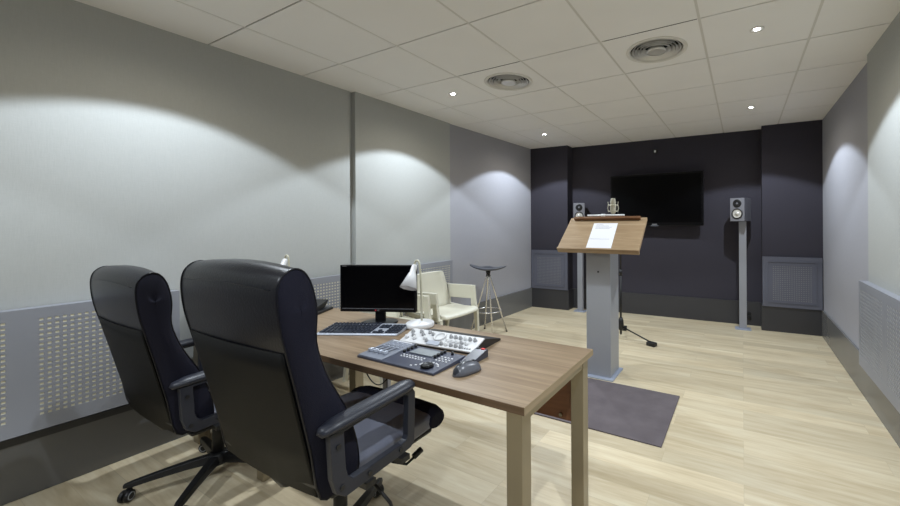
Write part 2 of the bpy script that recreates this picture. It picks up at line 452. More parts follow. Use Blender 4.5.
# ---------------------------------------------------------------- desk
dk = thing('desk', 'long wooden topped office desk with square metal legs on the left', 'desk', (-1.82, 1.34, 0))
def D(x, y, z=0): return (x+1.82, y-1.34, z)
x0, x1, y0, y1, ZT = -2.978, -.612, 1.032, 1.655, .748
o = MB().m('desk_wood'); o.bb(x0+1.82, x1+1.82, y0-1.34, y1-1.34, ZT-.026, ZT); o.build('desktop', dk, bevel=.001)
o = MB().m('desk_edge'); o.bb(x0+1.82, x1+1.82, y0-1.34-.0015, y0-1.34, ZT-.0265, ZT-.0005); o.build('edge_banding', dk)
o = MB().m('edge_side'); o.bb(x1+1.82, x1+1.82+.0015, y0-1.34, y1-1.34, ZT-.0265, ZT-.0005); o.build('edge_banding', dk)
for lx in (-.690, -2.245, -2.972):
    for ly in (1.048, 1.578):
        o = MB().m('steel'); o.bb(lx+1.82, lx+1.88, ly-1.34, ly-1.28, .004, ZT-.027); o.build('leg', dk, bevel=.002)
    o = MB().m('steel'); o.bb(lx+1.822, lx+1.878, 1.109-1.34, 1.577-1.34, ZT-.068, ZT-.028); o.build('rail', dk)
o = MB().m('modesty_wood'); o.bb(-2.184+1.82, -.691+1.82, 1.60-1.34, 1.618-1.34, .42, ZT-.030); o.build('modesty_panel', dk)
o = MB().m('steel'); o.cyl((-.75+1.82, 1.598-1.34, .44), .008, .006, RX(PI/2)); o.build('panel_fixing', dk)
o = MB().m('edge_light'); o.bb(-2.905+1.82, -2.885+1.82, 1.115-1.34, 1.60-1.34, .05, ZT-.072); o.build('side_panel', dk, bevel=.001)
o = MB().m('stand_grey'); o.bb(-1.985+1.82, -1.945+1.82, 1.622-1.34, 1.65-1.34, .004, ZT-.027); o.build('cable_riser', dk)
# cable under desk
def catenary(a, b, sag, n=14):
    a, b = Vector(a), Vector(b)
    return [a.lerp(b, k/n) - Vector((0, 0, sag*4*(k/n)*(1-k/n))) for k in range(n+1)]
o = MB().m('nylon_black'); o.tube(catenary((-2.13, 1.60, .42), (-1.90, 1.585, .395), .07), .0035, 6)
o.tube([(-1.90, 1.585, .395), (-1.90, 1.585, .02)], .0035, 6); o.tube([(-2.13, 1.60, .42), (-2.14, 1.592, .71)], .0035, 6)
tag(o.build('cable'), 'thin black cable looping under the desk', 'cable')
o = MB().m('white_plastic'); o.tube([(-.86, 1.12, .7185), (-.858, 1.12, .70), (-.855, 1.118, .675)], .0035, 8); o.build('cable_clip', dk, loc=(1.82, -1.34, 0))

# ---------------------------------------------------------------- office chairs
def interp(tab, z):
    for (a, va), (b, vb) in zip(tab, tab[1:]):
        if z <= b: 
            t = max(0, (z-a)/(b-a)); return va + (vb-va)*t
    return tab[-1][1]
def office_chair(label, loc, rz, base_ang, drop=0):
    t = thing('office_chair', label, 'office chair', loc, rz, 'high backed black office chairs at the desk')
    # backrest: profile loop (y,z), swept across the width
    REAR = [(-.256, .487), (-.287, .64), (-.320, .79), (-.345, .90), (-.362, .975), (-.374, 1.03), (-.382, 1.09), (-.385, 1.15), (-.378, 1.188), (-.36, 1.210), (-.335, 1.219)]
    FRONT = [(-.31, 1.208), (-.29, 1.172), (-.279, 1.12), (-.275, 1.07), (-.276, .985), (-.254, .90), (-.225, .83), (-.179, .74), (-.15, .66), (-.13, .58), (-.13, .50), (-.19, .482)]
    P0 = REAR + FRONT; prof = []
    for i in range(len(P0)):      # smooth the profile
        a, b_, c_, d_ = (Vector(P0[(i+k) % len(P0)]) for k in (-1, 0, 1, 2))
        for u_ in (0, 1/3, 2/3):
            q = .5*((2*b_) + (c_-a)*u_ + (2*a-5*b_+4*c_-d_)*u_*u_ + (3*b_-a-3*c_+d_)*u_**3); prof.append((q.x, q.y))
    MID = [(.48, -.19), (.6, -.205), (.74, -.245), (.83, -.28), (.9, -.300), (.985, -.320), (1.07, -.330), (1.12, -.332)]
    WT = [(.48, .278), (.7, .284), (.95, .291), (1.1, .294), (1.22, .288)]
    def sect(tt, sc, extra):
        ring = []
        for (y, z) in prof:
            zc = min(max(z, .52), 1.10); yc = interp(MID, zc)
            yy = yc + (y-yc)*sc; zz = zc + (z-zc)*sc
            up = max(0, min(1, (z-.85)/.3))
            hump = (1-tt*tt)
            rear = y < yc
            yy += (-.012*hump if rear else .012*hump*(1 if z > .95 else -.8))
            ring.append((math.copysign(interp(WT, z)*abs(tt)+extra, tt) if tt else 0, yy, zz - .016*up*tt*tt))
        return ring
    side = [(.012, .0205), (.15, .020), (.45, .018), (.75, .012), (.93, .005)]
    rings = [sect(-1, a, e) for a, e in side] + [sect(q, 1, 0) for q in (-1, -.97, -.85, -.6, -.3, 0, .3, .6, .85, .97, 1)] + [sect(1, a, e) for a, e in reversed(side)]
    b = MB().m('leather'); b.loft(rings); b.m('chair_fabric'); fi = b.mats.index('chair_fabric')
    b.bm.verts.ensure_lookup_table()
    for f in b.bm.faces:
        cc = f.calc_center_median()
        if abs(cc.x) > interp(WT, cc.z)*1.003: f.material_index = fi
    bk = b.build('backrest', t)
    for s_ in (-1, 1):
        pts = [p for p in sect(s_, 1, .001)]
        b = MB().m('leather'); b.tube(pts, .0032, 6, closed=True); b.build('piping', bk)
    # stitched rolls along the rear of the head cushion
    for k, dz in enumerate((0,)):
        pts = []
        for q in [x_/10 for x_ in range(-9, 10)]:
            pts.append((.290*q, -.3855-.012*(1-q*q), 1.158+dz-.014*q*q))
        b = MB().m('leather'); b.tube(pts, .0016, 5); b.build('stitching', bk)
    # rear cover of the lower back
    rr = []
    for (y, z) in [(-.257, .492), (-.289, .64), (-.322, .79), (-.347, .90), (-.361, .965)]:
        w_ = interp(WT, z)*.965
        rr.append([(w_*q, y-.002-.0125*(1-q*q), z) for q in (-1, -.95, -.7, -.35, 0, .35, .7, .95, 1)])
    b = MB().m('shell_plastic'); b.loft(rr, closed=False, cap=False); sh = b.build('rear_cover', bk)
    so = sh.modifiers.new('so', 'SOLIDIFY'); so.thickness = .005; so.offset = 0
    # front stitched rolls of the backrest
    # seat cushion
    def srings(x, y0_, y1_, zt, zb, r=.03):
        pass
    seat = MB().m('leather_seat')
    R_ = []
    prof_s = [(-.215, .455), (-.225, .49), (-.20, .530), (-.10, .527), (.05, .528), (.17, .535), (.25, .530), (.295, .505), (.305, .475), (.29, .45), (.10, .442), (-.1, .442)]
    for tt in (-1, -.97, -.88, -.6, -.2, .2, .6, .88, .97, 1):
        e = abs(tt); sh_ = 0 if e < .8 else ((e-.8)/.2)**2
        R_.append([(.262*tt, y*(1-.05*sh_)+.002, .486+(z-.486)*(1-.42*sh_) - (.006*(1-e) if z > .5 else 0)) for y, z in prof_s])
    seat.loft(R_); so_ = seat.build('seat', t, subsurf=1)
    for yq in (-.03,):
        b = MB().m('leather'); b.tube([(.225*q, yq, .5205-.004*(1-abs(q))) for q in [k/6 for k in range(-6, 7)]], .0022, 5); b.build('stitching', so_)
    b = MB().m('black_plastic'); b.bb(-.235, .235, -.19, .27, .425, .445, .008); b.build('seat_base', t)
    # dark front bolster of the seat
    b = MB().m('chair_fabric'); R2 = []
    for q in (-1, -.95, -.8, -.4, 0, .4, .8, .95, 1):
        s_ = 1-.35*max(0, (abs(q)-.8)/.2)**2
        R2.append([(.268*q, .268+.062*math.cos(a)*s_+ .012*(1-q*q), .487+.047*math.sin(a)*s_) for a in [2*PI*k/14 for k in range(14)]])
    b.loft(R2); b.build('seat_bolster', t)
    # armrests
    for s_ in (-1, 1):
        X = s_*.328
        arm = MB().m('arm_plastic')
        # flat plastic loop
        OUT = [(-.266, .700), (-.258, .56), (-.244, .512), (-.215, .488), (.02, .500), (.050, .504), (.066, .522), (.070, .70), (.056, .722)]
        INN = [(-.220, .692), (-.214, .575), (-.206, .548), (-.188, .532), (.005, .537), (.024, .541), (.032, .555), (.036, .70), (.022, .708)]
        rg = []
        for dx, P2 in ((-.013, OUT), (.013, OUT), (.013, INN), (-.013, INN)): rg.append([arm.bm.verts.new((X+dx, y, z)) for y, z in P2])
        n = len(OUT)
        for k in range(4):
            A, B = rg[k], rg[(k+1) % 4]
            for q in range(n): arm._f([A[q], A[(q+1) % n], B[(q+1) % n], B[q]])
        fr = arm.build('armrest', t, bevel=.003)
        pts = []; rad = []
        for y, z, r in ((-.290, .708, .014), (-.280, .716, .026), (-.24, .722, .034), (-.12, .727, .035), (0, .732, .035), (.03, .734, .034), (.054, .733, .028), (.066, .731, .015)):
            pts.append((X, y, z)); rad.append(r)
        b = MB().m('arm_plastic'); b.tube(pts, rad, 16, flat=(.58, 1.0)); b.build('arm_pad', fr)
        for (y, z) in ((-.240, .655), (-.228, .525), (-.13, .512), (.0, .519)):
            b = MB().m('black_plastic'); b.cyl((X+s_*.013, y, z), .008, .004, RY(s_*PI/2), 14); b.build('screw', fr)
        for yq in (-.11, .04): b = MB().m('black_plastic'); b.bb(min(X*.74, X*.98), max(X*.74, X*.98), yq-.02, yq+.02, .448, .468); b.build('arm_bracket', fr)
    # mechanism
    b = MB().m('black_plastic'); b.bb(-.09, .09, -.13, .11, .37, .424, .012); b.tube([(0, -.13, .40), (0, -.21, .43), (0, -.252, .50)], .02, 8, flat=(1, 1.6)); b.build('tilt_mechanism', t)
    b = MB().m('black_plastic'); b.tube([(.09, .07, .40), (.20, .09, .385), (.245, .115, .375), (.26, .15, .395)], .0055, 8); b.tube([(.255, .142, .392), (.262, .178, .405)], .012, 10); b.build('tilt_lever', t)
    b = MB().m('black_plastic'); b.tube([(.09, -.02, .39), (.22, -.01, .36), (.285, .0, .31), (.29, .01, .27)], .006, 8); b.build('height_lever', t)
    b = MB().m('chrome'); b.cyl((0, 0, .30), .014, .075); b.build('gas_piston', t)
    b = MB().m('nylon_black'); b.cyl((0, 0, .115), .027, .2, n=24, r2=.024); b.build('column', t)
    b = MB().m('nylon_black'); b.lathe([(.0, .062), (.045, .066), (.052, .09), (.045, .12), (.03, .128), (0, .128)], n=28); bs = b.build('hub', t)
    for k in range(5):
        a = base_ang - rz + k*2*PI/5; R0 = RZ(a)
        b = MB().m('nylon_black')
        secs = []
        for d_, w_, zt, zb in ((.03, .026, .118, .075), (.12, .024, .112, .078), (.23, .021, .100, .072), (.325, .019, .086, .064), (.352, .012, .080, .066)):
            secs.append([R0 @ Vector((d_, w_, zb)), R0 @ Vector((d_, w_*.7, zt)), R0 @ Vector((d_, -w_*.7, zt)), R0 @ Vector((d_, -w_, zb))])
        b.loft(secs, smooth=False); sp = b.build('spoke', bs, bevel=.003)
        cst = MB().m('nylon_black'); px = R0 @ Vector((.333, 0, 0)); ca = a + 1.1 + k*.7
        cst.cyl((px.x, px.y, .045), .007, .03)
        q = RZ(ca)
        cst.box(px + q @ Vector((.006, 0, .046)), (.036, .02, .022), q, .005)
        for s2 in (-1, 1):
            cc = px + q @ Vector((.012, s2*.012, .027))
            cst.m('nylon_black'); cst.lathe([(0, -.008), (.02, -.009), (.027, -.006), (.027, .006), (.02, .009), (0, .009)], cc, q @ RX(PI/2), 22, cap=False)
            cst.m('wheel_grey'); cst.lathe([(.014, .0094), (.019, .0098), (.019, .0092)], cc, q @ RX(-s2*PI/2), 22, cap=False)
        cst.build('caster', bs)
    for ch in bpy.data.objects:      # gas lift set lower
        if drop and ch.parent == t and ch.name.split('.')[0] in ('backrest', 'seat', 'seat_base', 'seat_bolster', 'armrest', 'tilt_mechanism', 'tilt_lever', 'height_lever'): ch.location.z = -drop
    return t
office_chair('black leather office chair, the nearer one, its right armrest toward the camera', (-1.428, .962, 0), math.radians(.5), math.radians(116))
office_chair('black leather high backed office chair, the further one at left beside the perforated panel', (-2.475, .975, 0), math.radians(-.5), math.radians(-118), .073)

# ---------------------------------------------------------------- monitor
mt = thing('computer_monitor', 'black flat computer monitor standing on the desk behind the keyboard', 'monitor', (-1.887, 1.517, ZT), math.atan2(.18, .42))
b = MB().m('gloss_black'); b.bb(-.230, .230, -.012, .016, .068, .342, .004); b.build('bezel', mt)
b = MB().m('screen_black'); b.bb(-.220, .220, -.0135, -.0118, .092, .332); b.build('screen', mt)
b = MB().m('gloss_black'); b.bb(-.03, .03, .012, .035, .01, .16, .006); b.build('neck', mt)
b = MB().m('gloss_black'); b.lathe([(0, .0), (.105, .0), (.108, .004), (.10, .008), (.03, .014), (0, .014)], n=40); b.build('stand_base', mt)
b = MB().m('logo_red'); b.cyl((-.012, -.0122, .0785), .0048, .0008, RX(PI/2), 20); b.build('logo_disc', mt)
def text(s, size, mat, parent, loc, rot, name='lettering'):
    cu = bpy.data.curves.new(name, 'FONT'); cu.body = s; cu.size = size; cu.extrude = .0003; cu.align_x = 'CENTER'; cu.align_y = 'CENTER'
    tmp = bpy.data.objects.new('tmp', cu); COL.objects.link(tmp); bpy.context.view_layer.update()
    me = bpy.data.meshes.new_from_object(tmp.evaluated_get(bpy.context.evaluated_depsgraph_get()))
    bpy.data.objects.remove(tmp); me.name = name; me.materials.clear(); me.materials.append(MATS[mat])
    o_ = bpy.data.objects.new(name, me); COL.objects.link(o_); o_.parent = parent; o_.location = loc; o_.rotation_euler = rot
    return o_
text('LG', .011, 'logo_grey', mt, (.004, -.0123, .0785), (PI/2, 0, 0))
b = MB().m('logo_grey'); b.bb(-.214, -.19, -.0123, -.0119, .3350, .3378); b.build('badge', mt)
b = MB().m('stand_grey'); b.bb(-.218, .218, -.0124, -.0119, .0868, .0888); b.build('trim_line', mt)

# ---------------------------------------------------------------- keyboard
kb = thing('keyboard', 'silver computer keyboard with dark keys in front of the monitor', 'keyboard', (-1.815, 1.362, ZT), math.radians(25.1))
b = MB().m('silver_plastic'); b.prism([(-.078, .0), (-.080, .004), (-.076, .0095), (.088, .021), (.095, .016), (.095, .0)], 'x', -.218, .218); b.build('keyboard_body', kb, bevel=.002)
keys = []
kx0 = -.208
rows_ = [(.076, 'f'), (.045, 14), (.020, 14), (-.005, 13), (-.030, 12), (-.055, 8)]
pit = .0193
for ri, (yy, spec) in enumerate(rows_):
    if ri == 0:
        for k in range(13): keys.append((kx0+.008+k*.0213, yy, .014))
    elif ri < 5:
        n_ = spec; w0 = .276/n_
        for k in range(n_): keys.append((kx0+w0/2+k*w0, yy, w0-.0042))
    else:
        ws = [.026, .022, .022, .11, .022, .022, .022, .026]; x_ = kx0
        for w_ in ws: keys.append((x_+w_/2, yy, w_-.003)); x_ += w_+.0005
for r_ in range(2):
    for k in range(3): keys.append((.088+k*.0193, .045-r_*.025, .0165))
for k in range(3): keys.append((.088+k*.0193, -.055, .0165))
keys.append((.1073, -.030, .0165))
for r_ in range(5):
    for k in range(4):
        if len(keys) < 104: keys.append((.153+k*.0187, .045-r_*.025, .0155))
shared = {}
for i, (kx, ky, kw) in enumerate(keys[:100]):
    kk = round(kw, 4)
    if kk not in shared:
        q = MB().m('key_dark'); q.loft([[(-kw/2, -.0105, 0), (kw/2, -.0105, 0), (kw/2, .0105, 0), (-kw/2, .0105, 0)], [(-kw/2+.0015, -.0085, .007), (kw/2-.0015, -.0085, .007), (kw/2-.0015, .009, .007), (-kw/2+.0015, .009, .007)]], smooth=False)
        ob = q.build('key', kb); shared[kk] = ob.data
    else:
        ob = bpy.data.objects.new('key', shared[kk]); COL.objects.link(ob); ob.parent = kb
    ob.location = (kx, ky, .0095+.066*(ky+.078)); ob.rotation_euler = (math.radians(3), 0, 0)
if len(keys) > 100:
    q = MB().m('key_dark')
    for kx, ky, kw in keys[100:]: q.bb(kx-kw/2, kx+kw/2, ky-.007, ky+.007, .0095+.066*(ky+.078), .0165+.066*(ky+.078), .001)
    q.build('keys', kb)['kind'] = 'stuff'

# ---------------------------------------------------------------- desk lamps
def desk_lamp(label, loc, rz):
    t = thing('desk_lamp', label, 'desk lamp', loc, rz, 'white gooseneck desk lamps')
    b = MB().m('white_plastic'); b.lathe([(0, 0), (.074, 0), (.078, .006), (.078, .022), (.072, .028), (.02, .032), (0, .033)], n=44); b.build('lamp_base', t)
    pts = [(0, .015, .02), (.0, .015, .15), (-.004, .014, .27), (-.010, .013, .33)]
    for k in range(1, 9):
        a = PI*k/8; pts.append((-.028+.018*math.cos(a)-.0, .012, .345+.028*math.sin(a)))
    pts.append((-.047, .011, .335))
    b = MB().m('lamp_stem'); b.tube(pts, .0058, 10); b.build('stem', t)
    ax = Vector((.06, -.50, -1)).normalized(); q = Vector((0, 0, -1)).rotation_difference(ax).to_matrix().to_4x4()
    b = MB().m('white_plastic'); b.lathe([(0, .012), (.012, .010), (.016, 0), (.017, -.035), (.021, -.042), (.047, -.128), (.0445, -.128), (.019, -.044), (.0, -.040)], (-.047, .011, .337), q, 36, cap=False); h = b.build('lamp_shade', t)
    b = MB().m('lamp_inner'); b.lathe([(0, -.118), (.018, -.116), (.030, -.10), (.022, -.07), (.010, -.05), (0, -.045)], (-.047, .011, .337), q, 24, cap=False); b.build('lamp_bulb', h)
    return t
desk_lamp('white gooseneck desk lamp beside the monitor with a round base', (-1.613, 1.572, ZT), math.radians(6))
dup([o for o in bpy.data.objects if o.name == 'desk_lamp'][0], (-2.705, 1.455, ZT), math.radians(6), 'white gooseneck desk lamp of which only the tip shows behind the nearer office chair')

# ---------------------------------------------------------------- phone-like black stack
ph = thing('desk_phone', 'low black desk telephone partly hidden behind the nearer office chair', 'telephone', (-2.56, 1.49, ZT), math.radians(28))
b = MB().m('black_plastic'); b.bb(-.055, .13, -.095, .095, .0, .016, .004); b.build('phone_base', ph)
b = MB().m('black_plastic'); b.prism([(-.08, .024), (-.09, .030), (.085, .068), (.09, .060), (.04, .017), (-.03, .017)], 'x', -.05, .10); b.build('phone_body', ph, bevel=.003)
b = MB().m('gloss_black'); b.tube([(-.028, -.06, .046), (-.028, -.05, .054), (-.028, .03, .074), (-.028, .06, .082), (-.028, .075, .079)], [.014, .019, .013, .019, .014], 10, flat=(.8, 1.2)); b.build('handset', ph)

# ---------------------------------------------------------------- console and mixer
cs = thing('control_console', 'dark grey audio control console with buttons and a jog wheel near the desk front', 'audio controller', (-1.268, 1.183, ZT), 0)
b = MB().m('console_dark'); b.prism([(-.098, 0), (-.098, .010), (.098, .018), (.098, 0)], 'x', -.222, .222); b.build('console_body', cs, bevel=.002)
def cz(y): return .010+(y+.098)*.0408
b = MB().m('console_grey'); b.prism([(-.094, cz(-.094)), (.094, cz(.094)), (.094, cz(.094)+.010), (-.094, cz(-.094)+.003)], 'x', -.219, -.072); b.build('fader_section', cs, bevel=.001)
for k in range(4):
    xx = -.195+k*.030
    b = MB().m('black_plastic'); b.bb(xx-.0015, xx+.0015, -.05, .045, .022, .0235); b.build('fader_slot', cs)
    b = MB().m('silver_plastic'); b.bb(xx-.008, xx+.008, -.058, -.036, .017, .031, .003); b.build('fader_cap', cs)
    for yy in (.015, .04, .065):
        b = MB().m('silver_plastic'); b.bb(xx+.006, xx+.015, yy-.003, yy+.003, .0245, .0285); b.build('button', cs)
b = MB().m('white_plastic'); b.bb(-.205, -.085, .082, .088, .0265, .0285); b.build('label_strip', cs)
b = MB().m('lcd_grey'); b.bb(-.030, .100, .018, .078, .0165, .0195); b.build('display', cs)
for xx, yy in [(-.055, .080), (-.055, .058), (-.055, .036), (-.055, .014), (.118, .082), (.118, .062), (.118, .042), (.118, .022), (.160, .082)]:
    b = MB().m('black_plastic'); b.lathe([(0, 0), (.0068, 0), (.006, .012), (0, .0125)], (xx, yy, cz(yy)), n=16, cap=False); b.build('knob', cs)
bt = []
for r_ in range(2):
    for k in range(8): bt.append((-.035+k*.017, -.006-.016*r_))
for r_ in range(3):
    for k in range(4): bt.append((.140+k*.018, .040-.018*r_))
for k in range(7):
    a = PI*.15+k*PI*.75/6; bt.append((.155+.043*math.cos(a), -.058+.036*math.sin(a)))
for k in range(3): bt.append((.085+.014*k, -.080+.012*k))
for (xx, yy) in bt:
    b = MB().m('white_plastic'); b.bb(xx-.0038, xx+.0038, yy-.0028, yy+.0028, cz(yy)-.001, cz(yy)+.003); b.build('button', cs)
b = MB().m('gloss_black'); b.lathe([(0, 0), (.025, 0), (.026, .008), (.022, .012), (.016, .010), (0, .010)], (.155, -.062, cz(-.062)), n=36, cap=False); b.build('jog_wheel', cs)
# grey wedge block right of console
wg = thing('button_box', 'small dark wedge shaped control box with a red button behind the mouse', 'control box', (-1.012, 1.292, ZT), math.radians(0))
b = MB().m('console_mid'); b.prism([(-.060, 0), (-.060, .007), (.045, .034), (.060, .034), (.060, 0)], 'x', -.031, .031); b.build('box_body', wg, bevel=.003)
b = MB().m('red_button'); b.bb(.002, .020, .043, .055, .033, .038, .002); b.build('button', wg)
b = MB().m('black_plastic'); b.bb(-.024, -.006, .043, .055, .033, .037, .002); b.build('button', wg)
# white mixer
mx = thing('mixer', 'white tilted audio mixer unit covered in knobs behind the dark console', 'audio mixer', (-1.268, 1.397, ZT), math.radians(3.5))
AL = math.atan2(.036, .105)
b = MB().m('black_plastic'); b.prism([(-.075, 0), (-.075, .010), (.017, .042), (.035, .042), (.165, .010), (.165, 0)], 'x', -.205, .212); b.build('mixer_housing', mx, bevel=.002)
def ms(x, v, h=0):   # point on sloping face, v along slope 0..1
    return Vector((x, -.075+.094*v - math.sin(AL)*h, .010+.033*v + math.cos(AL)*h))
b = MB().m('mixer_white')
b.loft([[ms(-.212, -.03, .001), ms(.212, -.03, .001), ms(.212, 1.02, .001), ms(-.212, 1.02, .001)], [ms(-.212, -.03, .008), ms(.212, -.03, .008), ms(.212, 1.02, .008), ms(-.212, 1.02, .008)]], smooth=False); b.build('face_plate', mx, bevel=.001)
RR = RX(AL)
kn = [(-.19, .72), (-.165, .45), (-.19, .25), (-.14, .78), (-.14, .25), (-.115, .6), (-.09, .82), (-.085, .35), (-.06, .7), (-.062, .2),
      ] + [(.045+.027*k, .72) for k in range(6)] + [(.045+.027*k, .40) for k in range(5)] + [(.03+.027*k, .15) for k in range(5)]
for (xx, v) in kn:
    p = ms(xx, v, .008)
    b = MB().m('knob_grey' if random.random() < .45 else 'mixer_white'); b.lathe([(0, 0), (.0095, 0), (.009, .006), (.0065, .007), (.006, .015), (0, .0155)], p, RR, 18, cap=False); b.build('knob', mx)
p = ms(-.015, .62, .008); b = MB().m('mixer_white'); b.lathe([(.026, 0), (.031, 0), (.031, .008), (.024, .008), (.022, 0)], p, RR, 32, cap=False); b.build('dial_ring', mx)
p = ms(-.015, .13, .010); b = MB().m('silver_plastic'); b.box(p, (.07, .028, .006), RR); b.build('armrest_bar', mx)
for k in range(4):
    p = ms(.15+.013*k, .12, .009); b = MB().m('knob_grey'); b.box(p, (.007, .007, .005), RR); b.build('button', mx)

# ---------------------------------------------------------------- mouse
mo = thing('computer_mouse', 'dark grey computer mouse at the right of the console', 'mouse', (-.955, 1.175, ZT), math.radians(-14))
rings = []
for k in range(11):
    u_ = -1+2*k/10; yy = .063*u_; w_ = .035*math.sqrt(max(.05, 1-abs(u_)**3.2)); h_ = .042*(max(.03, 1-abs(u_)**2.6))**.5*(1-.10*u_)
    rings.append([(w_*math.cos(a)*(1.0 if math.sin(a) < .3 else .96), yy, .002+h_*max(0, math.sin(a))) for a in [PI*j/10 for j in range(11)]] + [(w_*.8*(-.9+1.8*j/3), yy, 0) for j in range(4)])
b = MB().m('mouse_side'); b.loft(rings); b.m('mouse_dark')
for f in b.bm.faces:
    if abs(f.calc_center_median().x) < .012 and f.calc_center_median().z > .008: f.material_index = 1
b.build('mouse_body', mo)
b = MB().m('nylon_black'); b.cyl((-.004, .030, .033), .009, .008, RY(PI/2), 16); b.build('scroll_wheel', mo)

# ---------------------------------------------------------------- cream armchairs
def cream_chair(label, loc, rz):
    """local: faces +x, origin between the legs"""
    t = thing('armchair', label, 'armchair', loc, rz, 'cream plastic armchairs by the left wall')
    b = MB().m('cream_plastic')
    prof = [(-.22, .440), (-.1, .435), (.08, .438), (.17, .448), (.218, .440), (.232, .418), (.225, .402), (.17, .408), (.08, .402), (-.1, .400), (-.22, .405)]
    R_ = []
    for q in (-1, -.96, -.8, -.4, 0, .4, .8, .96, 1):
        R_.append([(x*(1-.03*abs(q)**4), .245*q, z+.012*q*q*(1 if z > .42 else .6)) for x, z in prof])
    b.loft(R_); b.build('seat', t, subsurf=1)
    # back shell: wide, slightly reclined and curved, tapering to the top
    R_ = []
    for z, x, hw in ((.405, -.205, .225), (.47, -.222, .235), (.58, -.245, .238), (.68, -.256, .225), (.76, -.266, .205), (.80, -.272, .188), (.812, -.274, .17)):
        fr = [(x+.035*q*q, hw*q, z) for q in (-1, -.75, -.4, 0, .4, .75, 1)]
        bk_ = [(x-.020+.035*q*q, hw*q, z) for q in (1, .75, .4, 0, -.4, -.75, -1)]
        R_.append(fr+bk_)
    b = MB().m('cream_plastic'); b.loft(R_); b.build('backrest', t)
    for s_ in (-1, 1):
        Y = s_*.275
        # arm panel: top strap from the back + front upright, window between
        outer = [(-.255, .425), (-.262, .655), (.105, .668), (.150, .655), (.185, .43), (.20, .395), (.13, .395)]
        b = MB().m('cream_plastic')
        def strip(pts2, w_, y=Y, th=.014):
            rs = []
            for i, (x, z) in enumerate(pts2):
                a = Vector(pts2[max(0, i-1)]); c_ = Vector(pts2[min(len(pts2)-1, i+1)]); tv = (c_-a).normalized(); nv = Vector((-tv.y, tv.x))*w_[i]/2
                rs.append([(x-nv.x, y-th, z-nv.y), (x+nv.x, y-th, z+nv.y), (x+nv.x, y+th, z+nv.y), (x-nv.x, y+th, z-nv.y)])
            b.loft(rs, smooth=False)
        strip([(-.255, .585), (-.10, .590), (.05, .594), (.100, .596)], [.145, .145, .145, .145])
        strip([(.112, .667), (.118, .60), (.124, .52), (.134, .44), (.140, .40)], [.055, .06, .062, .07, .08])
        strip([(-.255, .65), (-.25, .54), (-.235, .42)], [.06, .06, .06])
        strip([(-.24, .43), (0, .418), (.15, .42)], [.045, .035, .05])
        b.build('armrest', t, bevel=.006)
        for sx, top, bot in ((1, (.165, .42), (.195, .0)), (-1, (-.215, .42), (-.285, .0))):
            b = MB().m('cream_plastic'); th = .016
            Ys = Y - s_*.012
            R2 = []
            for f_, w_ in ((0, .05), (.4, .042), (1, .030)):
                x = top[0]+(bot[0]-top[0])*f_; z = top[1]+(bot[1]-top[1])*f_
                R2.append([(x-w_/2, Ys-th, z), (x+w_/2, Ys-th, z), (x+w_/2, Ys+th, z), (x-w_/2, Ys+th, z)])
            b.loft(R2, smooth=False); b.build('leg', t, bevel=.005)
    return t
cream_chair('cream plastic armchair beside the bar stool at the left wall', (-2.685, 2.985, 0), math.radians(-2))
dup([o for o in bpy.data.objects if o.name == 'armchair'][0], (-2.685, 2.31, 0), math.radians(-1), 'cream plastic armchair mostly hidden behind the computer monitor')

# ---------------------------------------------------------------- bar stool
st = thing('bar_stool', 'tall bar stool with dark saddle seat and chrome legs by the left wall', 'bar stool', (-2.71, 3.74, 0), math.radians(28))
b = MB().m('seat_dark'); rr = []
NR, NA = 8, 40
def seat_pt(r, a, top):
    x = r*.222*math.cos(a); y = r*.175*math.sin(a)
    z = .795 + .030*(abs(x)/.222)**2 - .020*(max(0, y)/.175)**2 + .022*math.exp(-((y/.05)**2))*(x < .5)*math.exp(-(x/.07)**2)*(1 if y < 0.02 else .6) - .010*x/.222
    if not top: z -= .028*(1-r**3) + .006
    return (x, y, z)
rings = [[seat_pt(r/NR, 2*PI*k/NA, True) for k in range(NA)] for r in range(1, NR+1)]
rb = [[seat_pt(r/NR, 2*PI*k/NA, False) for k in range(NA)] for r in range(NR, 0, -1)]
b.loft(rings+rb); b.build('seat', st)
b = MB().m('black_plastic'); b.lathe([(0, .715), (.022, .715), (.026, .73), (.03, .77), (0, .775)], n=20); b.build('swivel', st)
for k in range(4):
    a = k*PI/2+.35
    b = MB().m('chrome'); b.tube([(.012*math.cos(a), .012*math.sin(a), .725), (.03*math.cos(a), .03*math.sin(a), .66), (.225*math.cos(a), .225*math.sin(a), .008)], .0095, 12)
    b.build('leg', st)
    b = MB().m('black_plastic'); b.cyl((.226*math.cos(a), .226*math.sin(a), 0), .012, .012, n=14); b.build('foot_cap', st)
b = MB().m('chrome'); b.tube([(.155*math.cos(2*PI*k/40), .155*math.sin(2*PI*k/40), .28) for k in range(40)], .0065, 8, closed=True); b.build('footrest_ring', st)

